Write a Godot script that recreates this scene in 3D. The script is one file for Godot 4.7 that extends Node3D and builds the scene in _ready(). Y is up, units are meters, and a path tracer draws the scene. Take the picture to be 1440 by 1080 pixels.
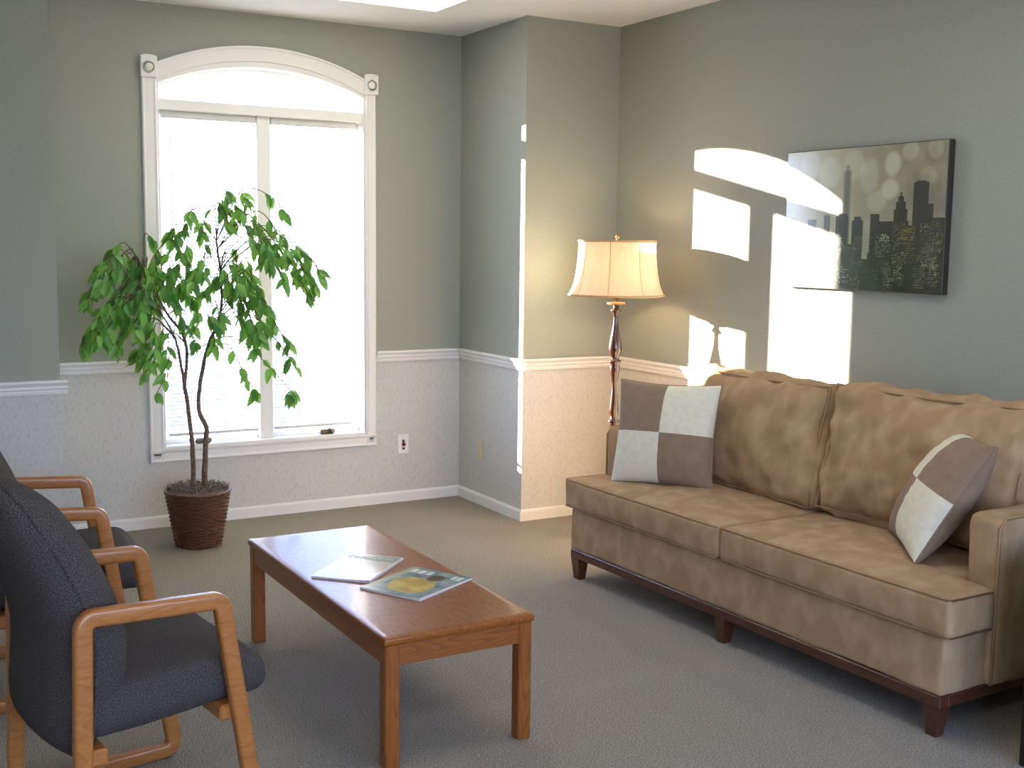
extends Node3D
# A waiting room: an alcove with an arched window, a ficus in a basket, office chairs, a coffee table,
# a suede sofa with checkered pillows, a floor lamp and a canvas print.

const H := 2.74          # ceiling height
const RAIL := 0.907      # top of the chair rail
const SPLIT := 0.87      # wallpaper below, paint above
const J := 0.76          # depth of the alcove
const K := 0.603         # the sofa wall

var M := {}
var rng := RandomNumberGenerator.new()

# ---------------------------------------------------------------- camera, sky, sun, exposure
func setup_view() -> void:
	var cam := Camera3D.new()
	cam.name = "camera"
	cam.fov = 36.41
	cam.near = 0.05
	cam.basis = Basis.from_euler(Vector3(-0.1188, -0.5223, 0.0120), EULER_ORDER_YXZ)
	cam.position = Vector3(-3.2353, 1.5312, 6.2633)
	add_child(cam)
	cam.current = true

	var sky_mat := ProceduralSkyMaterial.new()
	sky_mat.sky_top_color = Color(0.46, 0.63, 0.95)
	sky_mat.sky_horizon_color = Color(0.84, 0.90, 1.0)
	sky_mat.ground_horizon_color = Color(0.80, 0.84, 0.90)
	sky_mat.ground_bottom_color = Color(0.62, 0.64, 0.68)
	sky_mat.sun_angle_max = 1.0
	sky_mat.energy_multiplier = 1.0
	var sky := Sky.new()
	sky.sky_material = sky_mat
	var env := Environment.new()
	env.background_mode = Environment.BG_SKY
	env.sky = sky
	env.background_energy_multiplier = 10.6
	env.ambient_light_source = Environment.AMBIENT_SOURCE_SKY
	env.tonemap_mode = Environment.TONE_MAPPER_LINEAR
	env.tonemap_exposure = 1.0
	env.sdfgi_enabled = true
	env.ssao_enabled = true
	env.ssil_enabled = true
	var we := WorldEnvironment.new()
	we.name = "world_environment"
	we.environment = env
	add_child(we)

	var sun := DirectionalLight3D.new()
	sun.name = "sun"
	sun.light_color = Color(1.0, 0.96, 0.88)
	sun.light_energy = 30.0
	sun.light_angular_distance = 0.53
	sun.shadow_enabled = true
	sun.sky_mode = DirectionalLight3D.SKY_MODE_LIGHT_ONLY
	add_child(sun)
	sun.look_at_from_position(Vector3.ZERO, Vector3(1.0, -0.262, 1.145), Vector3.UP)

# ---------------------------------------------------------------- mesh helpers
func new_st() -> SurfaceTool:
	var st := SurfaceTool.new()
	st.begin(Mesh.PRIMITIVE_TRIANGLES)
	return st

func tri(st: SurfaceTool, a: Vector3, b: Vector3, c: Vector3, out: Vector3) -> void:
	# front faces run clockwise: (b-a)x(c-a) looks away from the outside
	if (b - a).cross(c - a).dot(out) > 0.0:
		var t := b
		b = c
		c = t
	st.add_vertex(a)
	st.add_vertex(b)
	st.add_vertex(c)

func quad(st: SurfaceTool, a: Vector3, b: Vector3, c: Vector3, d: Vector3, out: Vector3) -> void:
	tri(st, a, b, c, out)
	tri(st, a, c, d, out)

func grid(st: SurfaceTool, nu: int, nv: int, f: Callable, flip := false, uv := false) -> void:
	var pts := []
	for i in nu + 1:
		var row := PackedVector3Array()
		for k in nv + 1:
			row.append(f.call(float(i) / nu, float(k) / nv))
		pts.append(row)
	for i in nu:
		for k in nv:
			var q := [[i, k], [i + 1, k], [i + 1, k + 1], [i, k + 1]]
			var order := [0, 1, 2, 0, 2, 3] if flip else [0, 2, 1, 0, 3, 2]
			var a: Vector3 = pts[i][k]
			var b: Vector3 = pts[i + 1][k]
			var c: Vector3 = pts[i + 1][k + 1]
			var d: Vector3 = pts[i][k + 1]
			var v := [a, b, c, d]
			for n in 6:
				var o: int = order[n]
				if n == 0 and (a.is_equal_approx(b) or b.is_equal_approx(c)) and not flip:
					pass
				if uv:
					st.set_uv(Vector2(float(q[o][0]) / nu, float(q[o][1]) / nv))
				st.add_vertex(v[o])

func cbox(st: SurfaceTool, lo: Vector3, hi: Vector3, b := 0.002) -> void:
	st.set_smooth_group(-1)
	var c := (lo + hi) * 0.5
	var h := (hi - lo) * 0.5
	b = minf(b, minf(h.x, minf(h.y, h.z)) * 0.9)
	var pt := func(s: Vector3, ax: int) -> Vector3:
		var p := Vector3.ZERO
		for i in 3:
			p[i] = c[i] + s[i] * (h[i] if i == ax else h[i] - b)
		return p
	for ax in 3:
		var u := (ax + 1) % 3
		var v := (ax + 2) % 3
		for s in [-1.0, 1.0]:
			var q := []
			for e in [[-1, -1], [1, -1], [1, 1], [-1, 1]]:
				var sg := Vector3.ZERO
				sg[ax] = s
				sg[u] = e[0]
				sg[v] = e[1]
				q.append(pt.call(sg, ax))
			var out := Vector3.ZERO
			out[ax] = s
			quad(st, q[0], q[1], q[2], q[3], out)
		for su in [-1.0, 1.0]:
			for sv in [-1.0, 1.0]:
				var q := []
				for e in [[-1.0, u], [-1.0, v], [1.0, v], [1.0, u]]:
					var sg := Vector3.ZERO
					sg[ax] = e[0]
					sg[u] = su
					sg[v] = sv
					q.append(pt.call(sg, e[1]))
				var out := Vector3.ZERO
				out[u] = su
				out[v] = sv
				quad(st, q[0], q[1], q[2], q[3], out)
	for sx in [-1.0, 1.0]:
		for sy in [-1.0, 1.0]:
			for sz in [-1.0, 1.0]:
				var sg := Vector3(sx, sy, sz)
				tri(st, pt.call(sg, 0), pt.call(sg, 1), pt.call(sg, 2), sg)

# outline in 2D (any winding) given depth between w0 and w1; place maps (u, v, w) to 3D
func prism(st: SurfaceTool, poly: PackedVector2Array, w0: float, w1: float, place: Callable) -> void:
	st.set_smooth_group(-1)
	if Geometry2D.is_polygon_clockwise(poly):
		poly = poly.duplicate()
		poly.reverse()
	var idx := Geometry2D.triangulate_polygon(poly)
	var o: Vector3 = place.call(0.0, 0.0, 0.0)
	var dw: Vector3 = place.call(0.0, 0.0, signf(w1 - w0)) - o
	for i in range(0, idx.size(), 3):
		var a := poly[idx[i]]
		var b := poly[idx[i + 1]]
		var c := poly[idx[i + 2]]
		tri(st, place.call(a.x, a.y, w0), place.call(b.x, b.y, w0), place.call(c.x, c.y, w0), -dw)
		tri(st, place.call(a.x, a.y, w1), place.call(b.x, b.y, w1), place.call(c.x, c.y, w1), dw)
	for i in poly.size():
		var a := poly[i]
		var b := poly[(i + 1) % poly.size()]
		if a.distance_to(b) < 1e-6:
			continue
		var e := b - a
		var n2 := Vector2(e.y, -e.x)
		var out: Vector3 = place.call(n2.x, n2.y, 0.0) - o
		quad(st, place.call(a.x, a.y, w0), place.call(b.x, b.y, w0), place.call(b.x, b.y, w1), place.call(a.x, a.y, w1), out)

func xy(u: float, v: float, w: float) -> Vector3:
	return Vector3(u, v, w)

# a soft rounded block; crown bulges the faces, warp moves single points
func soft_box(st: SurfaceTool, c: Vector3, h: Vector3, r: float, crown := Vector3.ZERO, n := 16, rough := 0.0, warp = null, seed := 1) -> void:
	st.set_smooth_group(0)
	var noise := FastNoiseLite.new()
	noise.seed = seed
	noise.frequency = 6.0
	noise.fractal_octaves = 2
	for ax in 3:
		var u := (ax + 1) % 3
		var v := (ax + 2) % 3
		for s in [-1.0, 1.0]:
			var f := func(a: float, b: float) -> Vector3:
				var p := Vector3.ZERO
				p[ax] = s
				p[u] = snappedf(sin((a * 2.0 - 1.0) * PI * 0.5), 0.00001)
				p[v] = snappedf(sin((b * 2.0 - 1.0) * PI * 0.5), 0.00001)
				var q := p * h
				var inner := Vector3(clampf(q.x, r - h.x, h.x - r), clampf(q.y, r - h.y, h.y - r), clampf(q.z, r - h.z, h.z - r))
				var d := (q - inner).normalized()
				var pos := inner + d * r
				for i in 3:
					var e := (i + 1) % 3
					var g := (i + 2) % 3
					pos[i] += crown[i] * p[i] * (1.0 - p[e] * p[e]) * (1.0 - p[g] * p[g])
				if rough > 0.0:
					pos += d * rough * noise.get_noise_3dv(pos + c)
				pos += c
				if warp != null:
					pos = warp.call(pos)
				return pos
			grid(st, n, n, f, s > 0.0)

func tube(st: SurfaceTool, pts: Array, radii: Array, sides := 8, closed := false) -> void:
	st.set_smooth_group(0)
	var n := pts.size()
	var rings := []
	var up := Vector3(0.31, 0.17, 0.93).normalized()
	for i in n:
		var a: Vector3 = pts[(i - 1 + n) % n] if closed else pts[maxi(i - 1, 0)]
		var b: Vector3 = pts[(i + 1) % n] if closed else pts[mini(i + 1, n - 1)]
		var d := (b - a).normalized()
		var x := up.cross(d).normalized()
		var y := d.cross(x)
		var ring := PackedVector3Array()
		for k in sides:
			var t := TAU * k / sides
			ring.append(pts[i] + (x * cos(t) + y * sin(t)) * radii[i % radii.size()])
		rings.append(ring)
	for i in (n if closed else n - 1):
		var j := (i + 1) % n
		for k in sides:
			var l := (k + 1) % sides
			var mid: Vector3 = (pts[i] + pts[j]) * 0.5
			var o: Vector3 = (rings[i][k] + rings[j][l]) * 0.5 - mid
			quad(st, rings[i][k], rings[i][l], rings[j][l], rings[j][k], o)
	if not closed:
		for e in [0, n - 1]:
			var out: Vector3 = pts[0] - pts[1] if e == 0 else pts[n - 1] - pts[n - 2]
			for k in sides:
				tri(st, pts[e], rings[e][k], rings[e][(k + 1) % sides], out)

func lathe(st: SurfaceTool, prof: Array, segs := 32, c := Vector3.ZERO) -> void:
	# prof: [radius, height] from the top down or the bottom up
	st.set_smooth_group(0)
	for i in prof.size() - 1:
		var r0: float = prof[i][0]
		var y0: float = prof[i][1]
		var r1: float = prof[i + 1][0]
		var y1: float = prof[i + 1][1]
		for k in segs:
			var a := TAU * k / segs
			var b := TAU * ((k + 1) % segs) / segs
			var p0 := c + Vector3(cos(a) * r0, y0, sin(a) * r0)
			var p1 := c + Vector3(cos(b) * r0, y0, sin(b) * r0)
			var p2 := c + Vector3(cos(b) * r1, y1, sin(b) * r1)
			var p3 := c + Vector3(cos(a) * r1, y1, sin(a) * r1)
			var m := (a + TAU * (k + 1) / segs) * 0.5
			var nr := y0 - y1
			var ny := r1 - r0
			var side := Vector3(cos(m) * nr, ny, sin(m) * nr)
			if y0 < y1:
				side = -side
			if absf(nr) < 1e-6:
				side = Vector3(0, 1 if i == 0 or (prof[i][1] > prof[prof.size() - 1][1]) else -1, 0)
			if r0 > 1e-6:
				tri(st, p0, p1, p2, side)
			if r1 > 1e-6:
				tri(st, p0, p2, p3, side)

func smooth_path(pts: Array, steps: int) -> Array:
	var out := []
	for i in pts.size() - 1:
		var p0: Vector3 = pts[maxi(i - 1, 0)]
		var p1: Vector3 = pts[i]
		var p2: Vector3 = pts[i + 1]
		var p3: Vector3 = pts[mini(i + 2, pts.size() - 1)]
		for s in steps:
			out.append(p1.cubic_interpolate(p2, p0, p3, float(s) / steps))
	out.append(pts[pts.size() - 1])
	return out

func build(called: String, st: SurfaceTool, m: Material, parent: Node = null, normals := true) -> MeshInstance3D:
	if normals:
		st.generate_normals()
	st.index()
	var o := MeshInstance3D.new()
	o.mesh = st.commit()
	o.mesh.surface_set_material(0, m)
	o.name = called
	(parent if parent else self).add_child(o, true)
	return o

func thing(called: String, label: String, category: String, at := Vector3.ZERO, turn := 0.0, group := "") -> Node3D:
	var o := Node3D.new()
	o.name = called
	add_child(o, true)
	o.position = at
	o.rotation.y = turn
	tag(o, label, category, group)
	return o

func tag(o: Node, label: String, category: String, group := "") -> void:
	o.set_meta("label", label)
	o.set_meta("category", category)
	if group:
		o.set_meta("group", group)

func struct(o: Node, label: String, category := "") -> Node:
	o.set_meta("kind", "structure")
	o.set_meta("label", label)
	o.set_meta("category", category if category else String(o.name).split("_")[0])
	return o

func struct_node(called: String, label: String, category := "") -> Node3D:
	var o := Node3D.new()
	o.name = called
	add_child(o, true)
	struct(o, label, category)
	return o

# ---------------------------------------------------------------- materials
func noise_tex(size: int, freq: float, ramp: Array, octaves := 4, seed := 1, kind := FastNoiseLite.TYPE_SIMPLEX_SMOOTH) -> NoiseTexture2D:
	var n := FastNoiseLite.new()
	n.noise_type = kind
	n.frequency = freq
	n.seed = seed
	n.fractal_octaves = octaves
	var t := NoiseTexture2D.new()
	t.width = size
	t.height = size
	t.seamless = true
	t.noise = n
	var g := Gradient.new()
	var offs := PackedFloat32Array()
	var cols := PackedColorArray()
	for r in ramp:
		offs.append(r[0])
		cols.append(r[1])
	g.offsets = offs
	g.colors = cols
	t.color_ramp = g
	return t

func mat(color: Color, rough := 0.6, spec := 0.5) -> StandardMaterial3D:
	var m := StandardMaterial3D.new()
	m.albedo_color = color
	m.roughness = rough
	m.metallic_specular = spec
	return m

func tri_mat(tex: Texture2D, scale: Vector3, rough := 0.6, world := false, color := Color.WHITE) -> StandardMaterial3D:
	var m := mat(color, rough)
	m.albedo_texture = tex
	m.uv1_triplanar = true
	m.uv1_world_triplanar = world
	m.uv1_scale = scale
	m.uv1_triplanar_sharpness = 6.0
	return m

func relief(m: StandardMaterial3D, tex: Texture2D, amount: float) -> void:
	m.heightmap_enabled = true
	m.heightmap_texture = tex
	m.heightmap_scale = amount

# contour lines of a smooth noise: stretched along the grain they read as cathedral figure
func wood_tex(seed: int, light: Color, mid: Color, dark: Color, rings: float) -> ImageTexture:
	var size := 512
	var img := Image.create(size, size, false, Image.FORMAT_RGB8)
	var n := FastNoiseLite.new()
	n.seed = seed
	n.frequency = 0.006
	n.fractal_octaves = 2
	var n2 := FastNoiseLite.new()
	n2.seed = seed + 7
	n2.frequency = 0.11
	n2.fractal_octaves = 3
	for y in size:
		for x in size:
			# wrapped by blending two samples
			var fx := float(x) / size
			var fy := float(y) / size
			var a := lerpf(n.get_noise_2d(x, y), n.get_noise_2d(x - size, y), fx)
			var b := lerpf(n.get_noise_2d(x, y - size), n.get_noise_2d(x - size, y - size), fx)
			var v := lerpf(a, b, fy) * rings + n2.get_noise_2d(x, y) * 0.035
			var f := v - floorf(v)
			var line := pow(f, 3.0)
			var c := light.lerp(mid, clampf(0.5 + n2.get_noise_2d(x * 0.6, y * 0.6), 0.0, 1.0)).lerp(dark, line * 0.75)
			img.set_pixel(x, y, c)
	return ImageTexture.create_from_image(img)

func wood_mat(tex: Texture2D, axis: int, along: float, across: float, rough: float, coat := 0.0) -> StandardMaterial3D:
	var s := Vector3(across, across, across)
	s[axis] = along
	var m := tri_mat(tex, s, rough)
	if coat > 0.0:
		m.clearcoat_enabled = true
		m.clearcoat = coat
		m.clearcoat_roughness = 0.12
	return m

func make_materials() -> void:
	var fine := noise_tex(256, 0.35, [[0.0, Color.BLACK], [1.0, Color.WHITE]], 2, 3)
	# sage paint with a faint linen roller texture
	M.paint = tri_mat(noise_tex(256, 0.16, [[0.0, Color(0.570, 0.582, 0.540)], [1.0, Color(0.607, 0.619, 0.575)]], 3, 11), Vector3(1.6, 1.6, 1.6), 0.75, true)
	relief(M.paint, fine, 0.02)
	# wallpaper: grey beige with upright flecks
	M.paper = tri_mat(noise_tex(512, 0.055, [[0.0, Color(0.70, 0.69, 0.655)], [0.38, Color(0.765, 0.755, 0.73)], [0.55, Color(0.80, 0.795, 0.775)], [0.75, Color(0.75, 0.75, 0.735)], [1.0, Color(0.83, 0.83, 0.815)]], 4, 21), Vector3(2.6, 0.8, 2.6), 0.7, true)
	M.white = mat(Color(0.90, 0.89, 0.875), 0.4)
	M.vinyl = mat(Color(0.91, 0.91, 0.89), 0.35)
	M.ceiling = tri_mat(noise_tex(256, 0.2, [[0.0, Color(0.91, 0.91, 0.905)], [1.0, Color(0.94, 0.94, 0.935)]], 3, 5), Vector3(1.5, 1.5, 1.5), 0.9, true)
	M.carpet = tri_mat(noise_tex(1024, 0.16, [[0.0, Color(0.40, 0.375, 0.33)], [0.36, Color(0.57, 0.54, 0.49)], [0.5, Color(0.625, 0.595, 0.545)], [0.66, Color(0.685, 0.655, 0.605)], [1.0, Color(0.84, 0.81, 0.77)]], 4, 8), Vector3(0.85, 0.85, 0.85), 0.95, true)
	M.carpet.metallic_specular = 0.2
	relief(M.carpet, noise_tex(1024, 0.16, [[0.0, Color.BLACK], [1.0, Color.WHITE]], 4, 8), 0.9)
	# suede: large brushed blotches over fine nap
	M.suede = tri_mat(noise_tex(512, 0.012, [[0.0, Color(0.625, 0.505, 0.37)], [0.42, Color(0.65, 0.53, 0.395)], [0.52, Color(0.672, 0.552, 0.415)], [0.62, Color(0.685, 0.566, 0.43)], [1.0, Color(0.73, 0.617, 0.485)]], 6, 31), Vector3(1.25, 0.9, 1.25), 0.9)
	M.suede.metallic_specular = 0.12
	M.suede.rim_enabled = true
	M.suede.rim = 0.12
	M.suede.rim_tint = 0.6
	relief(M.suede, fine, 0.05)
	M.piping = mat(Color(0.63, 0.51, 0.38), 0.9, 0.2)
	M.pillow_brown = tri_mat(noise_tex(256, 0.03, [[0.0, Color(0.52, 0.43, 0.35)], [1.0, Color(0.58, 0.485, 0.40)]], 4, 33), Vector3(2, 2, 2), 0.9)
	M.pillow_cream = tri_mat(noise_tex(256, 0.05, [[0.0, Color(0.845, 0.82, 0.725)], [1.0, Color(0.895, 0.87, 0.78)]], 4, 35), Vector3(2, 2, 2), 0.9)
	for k in ["pillow_brown", "pillow_cream"]:
		relief(M[k], fine, 0.05)
		M[k].rim_enabled = true
		M[k].rim = 0.1
	# chair cloth: charcoal boucle
	M.cloth = tri_mat(noise_tex(512, 0.12, [[0.0, Color(0.19, 0.175, 0.165)], [0.42, Color(0.27, 0.25, 0.24)], [0.58, Color(0.325, 0.303, 0.29)], [1.0, Color(0.45, 0.425, 0.405)]], 3, 41), Vector3(3.4, 3.4, 3.4), 0.9)
	M.cloth.metallic_specular = 0.25
	relief(M.cloth, noise_tex(512, 0.12, [[0.0, Color.BLACK], [1.0, Color.WHITE]], 3, 41), 0.35)
	var oak := wood_tex(5, Color(0.60, 0.345, 0.105), Color(0.555, 0.305, 0.085), Color(0.44, 0.22, 0.055), 7.0)
	M.oak_x = wood_mat(oak, 0, 0.35, 3.2, 0.35, 0.3)
	M.oak_y = wood_mat(oak, 1, 0.35, 3.2, 0.35, 0.3)
	M.oak_z = wood_mat(oak, 2, 0.35, 3.2, 0.35, 0.3)
	M.oak_top = wood_mat(oak, 2, 0.42, 2.1, 0.33, 0.28)
	M.oak_top.metallic_specular = 0.38
	var beech := wood_tex(15, Color(0.705, 0.455, 0.225), Color(0.665, 0.415, 0.19), Color(0.60, 0.36, 0.155), 4.0)
	M.beech = wood_mat(beech, 0, 0.8, 2.4, 0.3, 0.4)
	M.walnut = wood_mat(wood_tex(25, Color(0.36, 0.20, 0.12), Color(0.30, 0.155, 0.09), Color(0.19, 0.09, 0.05), 5.0), 2, 0.5, 4.0, 0.35, 0.3)
	M.ebony = mat(Color(0.13, 0.10, 0.085), 0.45)
	M.mahogany = mat(Color(0.19, 0.085, 0.055), 0.22)
	M.mahogany.clearcoat_enabled = true
	M.mahogany.clearcoat = 0.8
	M.mahogany.clearcoat_roughness = 0.08
	M.gold = mat(Color(0.62, 0.48, 0.30), 0.4)
	M.brass = mat(Color(0.55, 0.42, 0.27), 0.3)
	M.brass.metallic = 0.9
	M.steel = mat(Color(0.42, 0.40, 0.36), 0.35)
	M.steel.metallic = 0.9
	M.dark = mat(Color(0.07, 0.07, 0.07), 0.5)
	M.red = mat(Color(0.45, 0.10, 0.07), 0.5)
	M.ivory = mat(Color(0.80, 0.77, 0.63), 0.45)
	M.shade = tri_mat(noise_tex(256, 0.05, [[0.0, Color(0.88, 0.81, 0.70)], [1.0, Color(0.94, 0.89, 0.80)]], 3, 51), Vector3(9, 0.7, 9), 0.8)
	M.shade.backlight_enabled = true
	M.shade.backlight = Color(0.66, 0.58, 0.46)
	M.shade_trim = mat(Color(0.74, 0.60, 0.42), 0.7)
	M.glass = mat(Color(0.95, 0.98, 0.98, 0.04), 0.02)
	M.glass.transparency = BaseMaterial3D.TRANSPARENCY_ALPHA
	M.slat = mat(Color(0.80, 0.80, 0.78), 0.45)
	M.cord = mat(Color(0.85, 0.84, 0.80), 0.7)
	M.diffuser = mat(Color(0.9, 0.9, 0.88), 0.5)
	M.diffuser.emission_enabled = true
	M.diffuser.emission = Color(1.0, 0.98, 0.90)
	M.diffuser.emission_energy_multiplier = 1.3
	M.leaves = []
	for c in [Color(0.27, 0.50, 0.19), Color(0.33, 0.57, 0.21), Color(0.22, 0.43, 0.18), Color(0.42, 0.63, 0.27)]:
		var m := mat(c, 0.38)
		m.backlight_enabled = true
		m.backlight = Color(0.42, 0.56, 0.18)
		M.leaves.append(m)
	M.bark = tri_mat(noise_tex(256, 0.05, [[0.0, Color(0.26, 0.19, 0.15)], [0.5, Color(0.42, 0.34, 0.28)], [1.0, Color(0.56, 0.50, 0.44)]], 4, 61), Vector3(8, 3, 8), 0.85)
	M.twig = mat(Color(0.36, 0.28, 0.20), 0.8)
	M.wicker = tri_mat(noise_tex(256, 0.05, [[0.0, Color(0.20, 0.10, 0.05)], [0.5, Color(0.36, 0.20, 0.10)], [1.0, Color(0.52, 0.33, 0.18)]], 4, 71), Vector3(5, 9, 5), 0.35)
	M.liner = mat(Color(0.14, 0.08, 0.045), 0.8)
	M.moss = tri_mat(noise_tex(256, 0.12, [[0.0, Color(0.27, 0.22, 0.17)], [1.0, Color(0.52, 0.46, 0.38)]], 4, 81), Vector3(9, 9, 9), 0.95)
	M.page = mat(Color(0.88, 0.87, 0.86), 0.6)
	M.outside = tri_mat(noise_tex(256, 0.05, [[0.0, Color(0.70, 0.70, 0.69)], [1.0, Color(0.80, 0.80, 0.79)]], 4, 91), Vector3(0.4, 0.4, 0.4), 0.9, true)

# ---------------------------------------------------------------- the room
func wall_block(called: String, lo: Vector3, hi: Vector3, label: String) -> void:
	var st := new_st()
	cbox(st, Vector3(lo.x, SPLIT, lo.z), hi, 0.0005)
	var o := build(called, st, M.paint)
	struct(o, label)
	st = new_st()
	cbox(st, lo, Vector3(hi.x, SPLIT, hi.z), 0.0005)
	build("wainscot", st, M.paper, o)

const ARCH_L := -1.772
const ARCH_R := -0.612
const ARCH_B := 0.42
const SPRING := 2.345
const APEX := 2.47

func arch_y(x: float, spring: float, apex: float, half: float, mid: float) -> float:
	var rise := apex - spring
	var r := (half * half + rise * rise) / (2.0 * rise)
	return apex - r + sqrt(maxf(r * r - (x - mid) * (x - mid), 0.0))

func arch_line(x0: float, x1: float, spring: float, apex: float, half: float, n := 32) -> PackedVector2Array:
	var p := PackedVector2Array()
	var mid := (ARCH_L + ARCH_R) * 0.5
	for i in n + 1:
		var x := lerpf(x0, x1, float(i) / n)
		p.append(Vector2(x, arch_y(x, spring, apex, half, mid)))
	return p

func trim_run(called: String, prof: PackedVector2Array, a: Vector3, b: Vector3, out: Vector3, label: String) -> void:
	# prof: (distance from the wall, height); runs from a to b along the wall
	var st := new_st()
	var d := (b - a).normalized()
	prism(st, prof, 0.0, a.distance_to(b), func(u: float, v: float, w: float) -> Vector3: return a + d * w + out * u + Vector3.UP * v)
	struct(build(called, st, M.white), label, "baseboard" if called.begins_with("base") else "trim")

func make_room() -> void:
	var st := new_st()
	cbox(st, Vector3(-4.6, -0.15, -0.2), Vector3(0.8, 0.0, 8.2), 0.001)
	struct(build("floor", st, M.carpet), "grey brown cut pile carpet across the room")
	st = new_st()
	cbox(st, Vector3(-4.6, H, -0.2), Vector3(0.8, H + 0.15, 8.2), 0.001)
	struct(build("ceiling", st, M.ceiling), "plain white painted ceiling")
	wall_block("wall_alcove_right", Vector3(0, 0, -0.16), Vector3(0.78, H, J), "sage wall block that juts out right of the alcove")
	wall_block("wall_alcove_left", Vector3(-4.55, 0, -0.16), Vector3(-2.4, H, J), "sage wall block that juts out left of the alcove")
	wall_block("wall_right", Vector3(K, 0, J), Vector3(K + 0.16, H, 8.16), "sage wall behind the sofa")
	wall_block("wall_left", Vector3(-4.56, 0, J), Vector3(-4.4, H, 8.16), "sage wall behind the chairs")
	# wall behind the camera with a wide window
	var fr := PackedVector2Array([Vector2(-4.4, 0), Vector2(-4.1, 0), Vector2(-4.1, 2.45), Vector2(0.3, 2.45), Vector2(0.3, 0), Vector2(K, 0), Vector2(K, H), Vector2(-4.4, H)])
	st = new_st()
	prism(st, fr, 8.0, 8.16, xy)
	struct(build("wall_front", st, M.paint), "sage wall around the glazed front opposite the alcove")
	var w2 := struct_node("window_2", "floor to ceiling glazed front opposite the alcove")
	for i in 5:
		var x := lerpf(-4.1, 0.24, i / 4.0)
		st = new_st()
		cbox(st, Vector3(x, 0.0, 8.03), Vector3(x + 0.06, 2.45, 8.11), 0.004)
		build("frame_bar", st, M.vinyl, w2)
	for y in [0.0, 2.39]:
		st = new_st()
		cbox(st, Vector3(-4.1, y, 8.03), Vector3(0.3, y + 0.06, 8.11), 0.004)
		build("frame_bar", st, M.vinyl, w2)
	for i in 4:
		var x := lerpf(-4.1, 0.24, i / 4.0)
		st = new_st()
		cbox(st, Vector3(x + 0.05, 0.05, 8.066), Vector3(x + 1.095, 2.40, 8.07), 0.0005)
		build("pane", st, M.glass, w2)

	# the window wall with its arched opening
	var up := PackedVector2Array([Vector2(-2.4, SPLIT), Vector2(ARCH_L, SPLIT)])
	up.append_array(arch_line(ARCH_L, ARCH_R, SPRING, APEX, (ARCH_R - ARCH_L) * 0.5))
	up.append_array(PackedVector2Array([Vector2(ARCH_R, SPLIT), Vector2(0, SPLIT), Vector2(0, H), Vector2(-2.4, H)]))
	st = new_st()
	prism(st, up, -0.16, 0.0, xy)
	var wb := build("wall_back", st, M.paint)
	struct(wb, "sage alcove wall around the arched window")
	st = new_st()
	prism(st, PackedVector2Array([Vector2(-2.4, 0), Vector2(0, 0), Vector2(0, SPLIT), Vector2(ARCH_R, SPLIT), Vector2(ARCH_R, ARCH_B), Vector2(ARCH_L, ARCH_B), Vector2(ARCH_L, SPLIT), Vector2(-2.4, SPLIT)]), -0.16, 0.0, xy)
	build("wainscot", st, M.paper, wb)

	# baseboards and chair rails
	var bp := PackedVector2Array([Vector2(0, 0), Vector2(0.013, 0), Vector2(0.013, 0.052), Vector2(0.009, 0.06), Vector2(0.005, 0.064), Vector2(0, 0.064)])
	var rp := PackedVector2Array([Vector2(0, RAIL - 0.062), Vector2(0.008, RAIL - 0.062), Vector2(0.011, RAIL - 0.05), Vector2(0.010, RAIL - 0.044), Vector2(0.018, RAIL - 0.036), Vector2(0.016, RAIL - 0.026), Vector2(0.022, RAIL - 0.018), Vector2(0.030, RAIL - 0.010), Vector2(0.030, RAIL), Vector2(0, RAIL)])
	var zz := Vector3(0, 0, 1)
	var e := 0.0
	var runs := [
		["back", Vector3(-2.4, 0, 0), Vector3(0, 0, 0), zz, "along the alcove's window wall"],
		["alcove_right", Vector3(0, 0, 0), Vector3(0, 0, J), Vector3(-1, 0, 0), "on the right side of the alcove"],
		["corner", Vector3(0, 0, J), Vector3(K, 0, J), zz, "behind the floor lamp"],
		["right", Vector3(K, 0, J), Vector3(K, 0, 8.0), Vector3(-1, 0, 0), "along the sofa wall"],
		["alcove_left", Vector3(-2.4, 0, 0), Vector3(-2.4, 0, J), Vector3(1, 0, 0), "on the left side of the alcove"],
		["corner_left", Vector3(-4.4, 0, J), Vector3(-2.4, 0, J), zz, "on the wall left of the alcove"],
		["left", Vector3(-4.4, 0, J), Vector3(-4.4, 0, 8.0), Vector3(1, 0, 0), "along the wall behind the chairs"]]
	var n := 1
	for r in runs:
		for pass_no in 2:
			e = 0.013 if pass_no == 0 else 0.030
			var a: Vector3 = r[1]
			var b: Vector3 = r[2]
			if r[0] == "alcove_right":
				b.z += e
			if r[0] == "corner_left":
				b.x += e
			if pass_no == 0:
				trim_run("baseboard_" + r[0], bp, a, b, r[3], "white baseboard " + r[4])
			elif r[0] == "back":
				trim_run("trim_%d" % n, rp, a, Vector3(-1.85, 0, 0), r[3], "white chair rail left of the arched window")
				n += 1
				trim_run("trim_%d" % n, rp, Vector3(-0.548, 0, 0), b, r[3], "white chair rail right of the arched window")
				n += 1
			else:
				trim_run("trim_%d" % n, rp, a, b, r[3], "white chair rail " + r[4])
				n += 1
	# pale paving outside
	st = new_st()
	cbox(st, Vector3(-40, -0.5, -60), Vector3(30, -0.35, -0.5), 0.001)
	struct(build("ground_outside", st, M.outside), "pale sunlit paving outside the arched window", "ground")

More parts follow.
